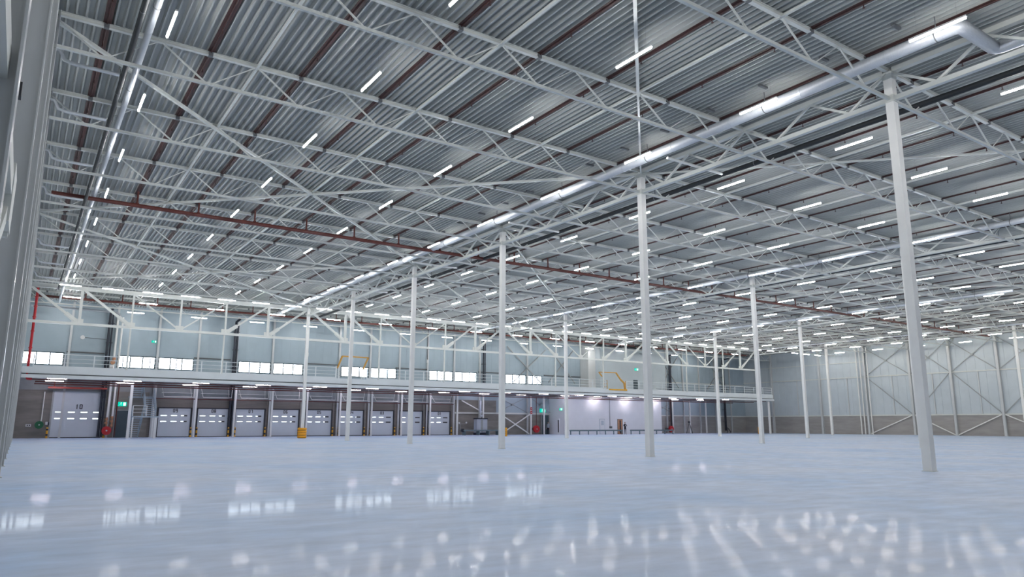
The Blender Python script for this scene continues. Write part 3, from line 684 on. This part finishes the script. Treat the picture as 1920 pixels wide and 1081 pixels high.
# dark exit doors on the far wall
for nm, x0, x1, lab in (('door_14', -15.35, -13.95, 'dark steel exit door beside the hose reel'), ('door_15', 38.55, 39.75, 'dark exit door left of the office box')):
    t = bpy.data.objects.new(nm, None); COL.objects.link(t); t['kind'] = 'structure'; t['label'] = lab; t['category'] = 'door'
    MB().box(x0-0.1, x1+0.1, YF-0.08, YF-0.01, 0, 2.78).build('door_frame', 'brace', t); MB().box(x0, x1, YF-0.11, YF-0.08, 0.01, 2.68).build('door_leaf', 'dgrey', t)
    MB().box(x1-0.2, x1-0.08, YF-0.16, YF-0.11, 1.0, 1.05).build('door_handle', 'galv', t)

# ------------------------------------------------------------------ dock doors
def dock_door(num, name, xc, wd, ht, cols, split, big=False):
    t = bpy.data.objects.new(name, None); COL.objects.link(t); t.location = (xc, YF, 0); t['kind'] = 'structure'; t['category'] = 'door'
    t['label'] = ('tall drive-in sectional door numbered 10 at far left' if big else 'light grey sectional dock door numbered %s' % num)
    h = wd/2; nsec = 7 if big else 5; b = MB()
    for k in range(nsec): b.box(-h, h, -0.10, -0.02, ht*k/nsec+0.006, ht*(k+1)/nsec-0.006)
    b.box(-h, h, -0.075, -0.02, 0, ht).build('door_panel', 'door', t)
    MB().box(-h-0.14, -h, -0.2, -0.01, 0, ht+0.1).box(h, h+0.14, -0.2, -0.01, 0, ht+0.1).box(-h-0.14, h+0.14, -0.14, -0.01, ht, ht+0.12).build('door_track', 'brace' if big else 'seal', t)
    MB().box(-h, h, -0.12, -0.02, 0, 0.07).build('bottom_seal', 'seal', t)
    rows = ((2.42, 2.54), (1.80, 1.92)) if big else ((2.17, 2.28), (1.57, 1.68))
    n = cols; s_ = wd/n
    for z0, z1 in rows:
        for k in range(n):
            a = -h+s_*(k+0.5)-0.31 if big else -h+(0.2, 1.2, 2.17)[k]; q = a+0.6
            MB().box(a-0.04, q+0.04, -0.112, -0.10, z0-0.035, z1+0.035).build('pane_frame', 'brace', t)
            if not big and k == n-1 and split < 1:
                if split > 0: MB().box(a, a+0.6*split, -0.122, -0.112, z0, z1).build('window_pane', 'day', t)
                MB().box(a+0.6*split, q, -0.122, -0.112, z0, z1).build('dark_pane', 'seal', t)
            else: MB().box(a, q, -0.122, -0.112, z0, z1).build('window_pane', 'day', t)
    text(num, 0.46 if big else 0.36, t, (0.05, -0.125, 3.02 if big else 2.74))
    if not big:
        MB().box(-h-0.42, -h-0.16, -0.12, -0.01, 0, 3.9).box(h+0.16, h+0.42, -0.12, -0.01, 0, 3.9).build('side_cover', 'darkclad' if int(num) % 2 else 'concrete', t)
        fr = MB()
        fr.tube([(-h+0.1, -0.3, 5.2), (-h+0.12, -1.6, 4.15), (h-0.1, -1.6, 4.15), (h-0.05, -1.6, 5.3)], 0.035, 8).tube([(-h+0.1, -0.3, 4.6), (h, -0.3, 4.6)], 0.03, 8)
        fr.tube([(h-0.05, -0.2, 4.2), (h-0.5, -1.6, 5.3)], 0.03, 8).build('track_frame', 'column', t)
dock_door('10', 'door_10', -18.65, 4.3, 4.5, 4, 1, True)
DC = [(9, -9.83), (8, -6.0), (7, -2.09), (6, 1.8), (5, 5.75), (4, 9.75), (3, 13.77), (2, 17.8), (1, 21.85)]
for k, xc in DC: dock_door('%02d' % k, 'door_%d' % k, xc, 3.1, 2.97, 3, {9: .5, 8: .5, 7: .4, 6: .35, 5: .3, 4: .15}.get(k, 0))
o = MB().box(-21.4, -16.4, 70.9, 71.1, 4.72, 4.9).box(-21.4, -16.4, 70.95, 71.05, 5.05, 5.12).tube([(-20.9, 71, 4.7), (-20.9, 71, 5.4)], 0.05).build('door_lintel_beam', 'redbeam'); tag(o, 'red-brown beam across the top of the drive-in door', 'beam')

# striped bollards at the doors
b0 = None
spots = []
for k, xc in DC: spots += [(xc-1.62, 'left', k), (xc+1.62, 'right', k)]
spots = [(-21.05, 'left', 10), (-16.25, 'right', 10)]+[s_ for s_ in spots if not (s_[2] == 9 and s_[1] == 'left')]
for x, side, k in spots:
    lab = 'striped yellow bollard, %s side of %s' % (side, 'the tall drive-in door' if k == 10 else 'the %s low dock door from the stairs' % ORD[9-k])
    if b0 is None:
        b0 = thing('bollard', lab, 'bollard', (x, 71.45, 0), 0, 'striped bollards at the dock doors')
        MB().tube([(0, 0, 0), (0, 0, 0.98), (0, 0, 1.02)], [0.085, 0.085, 0.05], 14).build('bollard_post', 'yellow', b0)
        for z in (0.22, 0.72): MB().tube([(0, 0, z), (0, 0, z+0.17)], 0.09, 14).build('black_band', 'seal', b0)
        MB().box(-0.13, 0.13, -0.13, 0.13, 0, 0.02).build('base_plate', 'yellow', b0)
    else: dup(b0, (x, 71.45, 0), lab)

# yellow column protectors
for X, Y, z, w_, lab in ((0, 60, 1.0, 0.46, 'wide yellow impact guard wrapped round the foot of the first-row column'), (24.35, 60, 1.0, 0.2, 'yellow impact guard beside the second-row column foot'), (71.6, 60, 1.05, 0.16, 'yellow impact guard beside the fourth-row column foot')):
    t = thing('column_guard', lab, 'column guard', (X, Y, 0), 0, 'yellow column guards')
    for k in range(4): MB().tube([(0, 0, 0.03+k*z/4), (0, 0, k*z/4+0.06), (0, 0, (k+1)*z/4-0.03), (0, 0, (k+1)*z/4)], [w_*0.92, w_, w_, w_*0.92], 8).build('guard_ring', 'orange', t)
    MB().tube([(0, 0, 0.0), (0, 0, z-0.02)], w_*0.86, 8).build('guard_core', 'clip', t)

# ------------------------------------------------------------------ hose reels
def reel(x, y, z, m, lab, r=0.36, pipe=None):
    t = thing('hose_reel', lab, 'hose reel', (x, y, 0), 0)
    MB().disc((0, 0, z), (0, 1, 0), r, 0.04, 28).disc((0, 0.24, z), (0, 1, 0), r, 0.04, 28).build('reel_disc', m, t)
    MB().disc((0, 0.12, z), (0, 1, 0), r*0.82, 0.2, 28).build('coiled_hose', m, t)
    MB().disc((0, -0.04, z), (0, 1, 0), r*0.18, 0.08, 14).build('reel_hub', 'galv', t)
    MB().box(-0.06, 0.06, 0.26, 71.98-y, z-0.15, z+0.15).build('wall_bracket', 'clip', t)
    if pipe: MB().tube([(0.1, 0.2, z+r*0.3), (0.15, 0.3, z+0.6), (0.15, 0.3, pipe)], 0.045, 10).build('supply_pipe', 'column' if m == 'green' else 'brown', t)
reel(-16.15, 70.2, 0.7, 'red', 'red fire hose reel beside the drive-in door', 0.42)
reel(-21.75, 71.2, 1.25, 'green', 'green hose reel on the concrete wall at far left', 0.36, 4.4)
reel(36.7, 70.6, 0.75, 'red', 'red fire hose reel left of the dark exit door by the office', 0.5, 5.2)
reel(63.6, 70.6, 0.7, 'red', 'red fire hose reel right of the office box', 0.5, 5.2)
t = thing('wall_socket', 'white double socket left of the green hose reel', 'socket', (-22.6, 71.93, 1.2)); MB().box(-0.22, 0.22, -0.06, 0.06, -0.12, 0.12).build('socket_box', 'housing', t); MB().box(-0.12, -0.03, -0.08, -0.06, -0.06, 0.06).box(0.05, 0.14, -0.08, -0.06, -0.06, 0.06).build('socket_face', 'seal', t)
t = thing('wall_switch', 'small white switch box right of the green hose reel', 'switch', (-21.15, 71.93, 1.4)); MB().box(-0.1, 0.1, -0.06, 0.06, -0.14, 0.14).build('switch_box', 'housing', t); MB().box(0.12, 0.26, -0.05, 0.06, -0.2, 0.1).build('dark_box', 'navy', t)

# exit signs
def exit_sign(x, y, z, lab, rz=0, s=1.0):
    t = thing('exit_sign', lab, 'exit sign', (x, y, z), rz, 'green exit signs')
    MB().box(-0.42*s, 0.42*s, -0.03, 0.03, -0.22*s, 0.22*s).build('sign_panel', 'sign', t)
    b = MB(); yy = -0.034
    b.box(0.12*s, 0.34*s, yy-0.004, yy, -0.16*s, 0.16*s)                    # doorway
    b.disc((-0.08*s, yy-0.002, 0.13*s), (0, 1, 0), 0.035*s, 0.006, 10)      # running figure
    for p, q in (((-0.09, 0.09), (-0.13, -0.03)), ((-0.13, -0.03), (-0.04, -0.08)), ((-0.04, -0.08), (-0.07, -0.17)), ((-0.13, -0.03), (-0.2, -0.1)), ((-0.2, -0.1), (-0.28, -0.1)), ((-0.09, 0.07), (0.0, 0.02)), ((-0.1, 0.07), (-0.19, 0.04))):
        b.beam((p[0]*s, yy-0.002, p[1]*s), (q[0]*s, yy-0.002, q[1]*s), 0.006, 0.035*s, ref=(0, 1, 0))
    b.build('pictogram', 'signw', t)
exit_sign(-14.85, 71.955, 3.35, 'lit green exit sign above the dark door at far left')
exit_sign(38.75, 71.955, 3.35, 'lit green exit sign above the dark door left of the office', s=1.2)
exit_sign(OX0-0.035, 69.2, 3.5, 'small green exit sign on the side wall of the office box', math.pi/2*-1, 0.8)
exit_sign(54.6, 68.965, 9.75, 'green exit sign high on the pale partition above the mezzanine', s=0.9)
exit_sign(-12.45, 71.955, 9.9, 'small green exit sign high on the far wall between windows', s=0.55)
t = thing('fire_sign', 'stacked red safety signs on the white post by the hose reel', 'sign', (36.1, 71.07, 3.3)); MB().box(-0.16, 0.16, -0.02, 0.02, 0.05, 0.45).box(-0.16, 0.16, -0.02, 0.02, -0.45, -0.05).build('sign_plate', 'red', t)
MB().disc((0, -0.025, 0.25), (0, 1, 0), 0.08, 0.01, 12).disc((0, -0.025, -0.25), (0, 1, 0), 0.08, 0.01, 12).build('pictogram', 'housing', t)

# ------------------------------------------------------------------ steel stairs
t = thing('steel_stairs', 'galvanised steel switchback stairs up to the mezzanine at left', 'stairs', (0, 0, 0))
def flight(x0, x1, ya, za, yb, zb, n):
    tr = MB()
    for k in range(1, n+1):
        y = ya+(yb-ya)*(k-0.5)/n; z = za+(zb-za)*k/n; tr.box(x0, x1, y-0.13, y+0.13, z-0.075, z)
    tr.build('stair_treads', 'stair', t)
    for x in (x0, x1): MB().beam((x, ya, za), (x, yb, zb), 0.05, 0.24).build('stringer', 'stair', t)
    for x in (x0, x1):
        b = MB()
        for dz in (1.0, 0.65, 0.35): b.beam((x, ya, za+dz), (x, yb, zb+dz), 0.035)
        for k in range(4): u = k/3; b.box(x-0.02, x+0.02, ya+(yb-ya)*u-0.02, ya+(yb-ya)*u+0.02, za+(zb-za)*u, za+(zb-za)*u+1.0)
        b.build('hand_rail', 'stair', t)
flight(-14.3, -13.35, 70.4, 0.0, 67.9, 2.1, 10); flight(-13.15, -12.2, 67.9, 2.1, 70.4, 4.1, 10); flight(-14.3, -13.35, 70.4, 4.1, 68.2, 5.9, 9)
MB().box(-14.4, -12.1, 66.7, 67.9, 1.98, 2.1).build('lower_landing', 'stair', t); MB().box(-14.4, -12.1, 70.4, 71.5, 3.98, 4.1).build('upper_landing', 'stair', t)
b = MB()
for z in (3.1, 2.78, 2.45): b.beam((-14.4, 66.7, z), (-13.2, 66.7, z), 0.045)
b.box(-14.42, -14.36, 66.68, 66.72, 2.1, 3.12).box(-13.24, -13.18, 66.68, 66.72, 2.1, 3.12).build('landing_rail', 'column', t)
MB().box(-12.45, -12.2, 66.75, 66.95, 0, 1.98).box(-14.4, -14.28, 66.75, 66.85, 0, 1.98).build('landing_leg', 'column', t)

# ------------------------------------------------------------------ lift table machine and low table, diagonal braces
t = thing('machine_cabinet', 'tall white-grey machine cabinet with chimney duct by the far wall', 'machine', (27.2, 70.3, 0))
MB().box(-0.75, 0.85, -0.4, 0.4, 0.3, 2.05).build('cabinet_body', 'machine', t); MB().box(-0.8, 0.9, -0.45, 0.45, 0.0, 0.3).box(-0.8, 0.9, -0.45, 0.45, 2.05, 2.18).build('cabinet_base', 'navy', t)
MB().box(-0.15, 0.15, -0.42, -0.4, 0.4, 1.95).build('door_seam', 'brace', t)
MB().tube([(0.0, 0, 2.95), (0.0, 0, 4.5)], 0.15, 14).build('flue_duct', 'machine', t); MB().tube([(0, 0, 2.15), (0, 0, 2.95)], 0.08, 12).disc((0.1, 0, 2.5), (1, 0, 0), 0.16, 0.35).build('flue_elbow', 'galv', t)
t = thing('roller_table', 'low steel roller table in front of the machine cabinet', 'table', (26.2, 68.9, 0))
MB().box(-2.5, 3.0, -0.4, 0.4, 0.52, 0.68).build('table_top', 'barrier', t)
for x in (-2.3, -0.2, 1.3, 2.8): MB().box(x-0.06, x+0.06, -0.35, 0.35, 0, 0.52).build('leg', 'barrier', t)
MB().disc((-2.55, 0, 0.62), (0, 1, 0), 0.22, 0.3).build('drive_motor', 'navy', t)
t = thing('diagonal_brace', 'white tube brace slanting down to the machine flue', 'brace'); MB().beam((25.0, 71.5, 4.5), (28.5, 71.5, 2.9), 0.13).build('brace_tube', 'column', t)
t = thing('cross_brace', 'white tube X brace low on the plinth right of the machine', 'brace')
MB().beam((31.2, 71.5, 2.75), (36.0, 71.5, 0.1), 0.15).build('brace_tube', 'column', t); MB().beam((31.2, 71.35, 0.1), (36.0, 71.35, 2.75), 0.13).build('brace_tube', 'column', t)
xbrace('cross_brace', 'thin grey X brace above the plinth right of the machine', 'y', 30.9, 35.9, 3.0, 5.2, w_=0.06)
xbrace('cross_brace', 'thin grey X brace above the hose reel left of the office', 'y', 36.3, 40.0, 3.0, 5.2, w_=0.06)
xbrace('cross_brace', 'thin dark X brace right of the office box', 'y', 60.5, 65.6, 3.0, 5.2, w_=0.07)
t = thing('wall_socket', 'small round sockets on the concrete wall left of the machine', 'socket', (24.9, 71.93, 1.55))
MB().disc((0, -0.03, 0), (0, 1, 0), 0.13, 0.08, 14).disc((1.1, -0.03, 0.05), (0, 1, 0), 0.12, 0.08, 14).build('socket_face', 'housing', t); MB().beam((0.2, -0.02, -1.0), (0.2, -0.02, -0.1), 0.03).beam((0.2, -0.02, -0.1), (1.1, -0.02, -0.1), 0.03).build('conduit', 'galv', t)

# ------------------------------------------------------------------ guard barriers in front of the office
def barrier(x0, x1, lab, y=66.5):
    t = thing('guard_barrier', lab, 'barrier', (0, 0, 0), 0, 'low guard barriers')
    MB().box(x0, x1, y-0.05, y+0.05, 0.46, 0.66).box(x0, x1, y-0.08, y-0.05, 0.52, 0.60).build('barrier_beam', 'barrier', t)
    n = max(2, round((x1-x0)/1.75)); me = MB().box(-0.06, 0.06, -0.05, 0.05, 0, 0.46).mesh('barrier_post', 'barrier')
    for k in range(n+1): o = bpy.data.objects.new('barrier_post', me); COL.objects.link(o); o.parent = t; o.location = (x0+0.15+(x1-x0-0.3)*k/n, y, 0)
barrier(39.3, 49.1, 'low blue-grey guard barrier left of the standing person'); barrier(50.6, 59.6, 'low blue-grey guard barrier right of the standing person')
t = thing('stepladder', 'dark folded-out stepladder near the far wall right of the office', 'stepladder', (66.5, 69.5, 0))
MB().beam((-0.7, 0, 0), (0, 0, 1.75), 0.07).build('ladder_leg', 'clip', t); MB().beam((0.8, 0, 0), (0, 0, 1.75), 0.07).build('ladder_leg', 'clip', t); MB().beam((0.1, -0.5, 0), (0, 0, 1.75), 0.06).build('ladder_leg', 'clip', t)
MB().box(-0.13, 0.13, -0.1, 0.1, 1.7, 1.95).build('ladder_head', 'seal', t)
for x, s_ in ((77.9, 1),):
    o = MB().tube([(77.3, 70.8, 0.02), (77.5, 70.8, 0.3), (77.9, 71.3, 0.9)], 0.06).tube([(78.1, 70.8, 0.02), (78.2, 70.8, 0.3), (78.2, 71.4, 0.9)], 0.06).build('drain_elbow', 'navy'); tag(o, 'dark pipe elbows at the foot of the right drain stack', 'pipe')

# ------------------------------------------------------------------ near left: wall girt tube and brace by the camera
t = thing('wall_brace', 'grey square brace tubes meeting at a gusset on the left wall beside the camera', 'brace')
MB().box(-23.93, -23.75, -9.5, -2.75, 3.62, 3.82).build('horizontal_tube', 'steel', t)
MB().beam((-23.84, -2.9, 3.5), (-23.84, -9.3, 0.4), 0.16).build('diagonal_tube', 'steel', t)
MB().box(-23.8, -23.74, -3.1, -2.45, 3.35, 3.95).build('gusset_plate', 'steel', t)
MB().box(-23.8, -23.7, -5.2, -5.1, 3.84, 3.95).build('cable_clip', 'seal', t)
MB().box(-23.99, -23.75, -2.6, -2.5, 3.3, 4.0).build('end_bracket', 'steel', t)

# ------------------------------------------------------------------ people
def person(x, y, rz, label, upper, arms):
    import bmesh
    J = {'pelvis': (0, 0, .95, .13, .10), 'waist': (0, 0, 1.10, .125, .095), 'chest': (0, .01, 1.30, .15, .11), 'neckb': (0, .0, 1.46, .075, .07), 'neck': (0, -.01, 1.52, .052, .052), 'jaw': (0, -.025, 1.585, .062, .07), 'head': (0, -.015, 1.66, .075, .092), 'crown': (0, 0, 1.73, .058, .072)}
    E = [('pelvis', 'waist'), ('waist', 'chest'), ('chest', 'neckb'), ('neckb', 'neck'), ('neck', 'jaw'), ('jaw', 'head'), ('head', 'crown')]
    for s, n in ((-1, 'L'), (1, 'R')):
        st = .03*s
        for k, v in (('hip', (s*.09, 0, .88, .088, .09)), ('knee', (s*.10, -.02+st, .49, .056, .058)), ('calf', (s*.105, .01+st, .36, .052, .055)), ('ankle', (s*.11, .01+st, .09, .038, .038)), ('heel', (s*.11, .0+st, .045, .04, .04)), ('toe', (s*.125, -.17+st, .03, .036, .026))): J[k+n] = v
        J['sho'+n] = (s*.18, 0, 1.41, .062, .062)
        a = arms[n]
        J['elb'+n] = (*a[0], .043, .043); J['wri'+n] = (*a[1], .028, .026); J['palm'+n] = (*a[2], .034, .018)
        E += [('pelvis', 'hip'+n), ('hip'+n, 'knee'+n), ('knee'+n, 'calf'+n), ('calf'+n, 'ankle'+n), ('ankle'+n, 'heel'+n), ('heel'+n, 'toe'+n), ('chest', 'sho'+n), ('sho'+n, 'elb'+n), ('elb'+n, 'wri'+n), ('wri'+n, 'palm'+n)]
        w_ = Vector(a[1]); p = Vector(a[2]); d = (p-w_).normalized(); side = d.cross(Vector((0, 0, 1)));
        side = side.normalized() if side.length > 0.1 else Vector((1, 0, 0)); curl = d.cross(side).normalized()*(-1)
        for i, (off, ln) in enumerate(((-.027, .068), (-.009, .078), (.009, .074), (.027, .058))):
            b0_ = p+side*off+d*.02; m_ = b0_+d*ln*.55-curl*.008; e_ = m_+d*ln*.4-curl*.025
            J['f%d%s' % (i, n)] = (*b0_, .010, .010); J['g%d%s' % (i, n)] = (*m_, .009, .009); J['h%d%s' % (i, n)] = (*e_, .008, .008)
            E += [('palm'+n, 'f%d%s' % (i, n)), ('f%d%s' % (i, n), 'g%d%s' % (i, n)), ('g%d%s' % (i, n), 'h%d%s' % (i, n))]
        th = p-side*.035-d*.01; J['t0'+n] = (*th, .011, .011); J['t1'+n] = (*(th-side*.02+d*.03), .010, .010); J['t2'+n] = (*(th-side*.02+d*.055), .009, .009)
        E += [('palm'+n, 't0'+n), ('t0'+n, 't1'+n), ('t1'+n, 't2'+n)]
    names = list(J); me = bpy.data.meshes.new('body_source'); me.from_pydata([J[k][:3] for k in names], [(names.index(a), names.index(b_)) for a, b_ in E], [])
    o = bpy.data.objects.new('body_source', me); COL.objects.link(o)
    md = o.modifiers.new('skin', 'SKIN'); md.use_smooth_shade = True; o.modifiers.new('sub', 'SUBSURF').levels = 1
    for i, k in enumerate(names):
        sv = me.skin_vertices[0].data[i]; sv.radius = J[k][3:5]; sv.use_root = (k == 'pelvis')
    dg = bpy.context.evaluated_depsgraph_get(); bm_ = bpy.data.meshes.new_from_object(o.evaluated_get(dg)); COL.objects.unlink(o); bpy.data.objects.remove(o)
    bm_.materials.clear()
    for m in ('skin', upper, 'trouser', 'shoe'): bm_.materials.append(M[m])
    wr = [Vector(arms[n][1]) for n in 'LR']; pl = [Vector(arms[n][2]) for n in 'LR']
    for p in bm_.polygons:
        c = p.center; hand = any((c-pp).length < 0.12 and (c-pp).length < (c-ww).length+0.0 for pp, ww in zip(pl, wr))
        p.material_index = 0 if (c.z > 1.50 or hand) else 3 if c.z < 0.085 else 2 if c.z < 0.93 else 1
        p.use_smooth = True
    t = bpy.data.objects.new('person', bm_); COL.objects.link(t); t.location = (x, y, 0); t.rotation_euler = (0, 0, rz); tag(t, label, 'person')
    # hair cap, face details, ears
    h = MB()
    rings = []
    for i in range(7):
        ph = i/6*math.pi*0.62; rr = math.sin(ph); zz = math.cos(ph)
        rings.append([(0.085*rr*math.cos(a_), 0.012+0.102*rr*math.sin(a_)+(0.018 if math.sin(a_) < 0 else 0)*rr, 1.665+0.098*zz*(1 if i < 5 or math.sin(a_) > -0.2 else 0.1)+(0.03 if math.sin(a_) < -0.3 and i > 3 else 0)) for a_ in [2*math.pi*k/16 for k in range(16)]])
    vv = [v for r_ in rings for v in r_]; ff = [(i*16+k, i*16+(k+1) % 16, (i+1)*16+(k+1) % 16, (i+1)*16+k) for i in range(6) for k in range(16)]
    h.add(vv, ff, 0, True); h.build('hair', 'hair', t)
    MB().tube([(0, -.105, 1.655), (0, -.122, 1.625), (0, -.108, 1.615)], [.009, .014, .010], 8).build('nose', 'skin', t)
    for s in (-1, 1):
        MB().disc((s*.032, -.1, 1.662), (0, 1, 0), .010, .012, 10).build('eye', 'seal', t); MB().tube([(s*.082, 0, 1.675), (s*.088, .008, 1.65), (s*.082, 0, 1.625)], .012, 8).build('ear', 'skin', t)
    MB().box(-.022, .022, -.102, -.092, 1.588, 1.594).build('mouth', 'brown', t)
    return t
p1 = person(49.5, 66.4, math.radians(-25), 'person in black jacket and dark trousers standing between the guard barriers', 'cloth',
       {'L': ((-.24, -.04, 1.16), (-.10, -.22, 1.24), (-.045, -.26, 1.27)), 'R': ((.25, -.04, 1.16), (.11, -.23, 1.22), (.05, -.27, 1.25))})
o = MB().box(-0.04, 0.04, -0.32, -0.30, 1.22, 1.36).build('phone', 'housing'); tag(o, 'pale phone held in both hands by the person in black', 'phone'); o.parent = None; o.location = p1.location; o.rotation_euler = p1.rotation_euler
person(39.15, 71.2, math.radians(-70), 'person in a pale top standing in front of the dark exit door', 'shirt',
       {'L': ((-.23, .03, 1.14), (-.22, -.10, .92), (-.21, -.15, .85)), 'R': ((.23, .03, 1.14), (.24, -.06, .90), (.24, -.09, .82))})
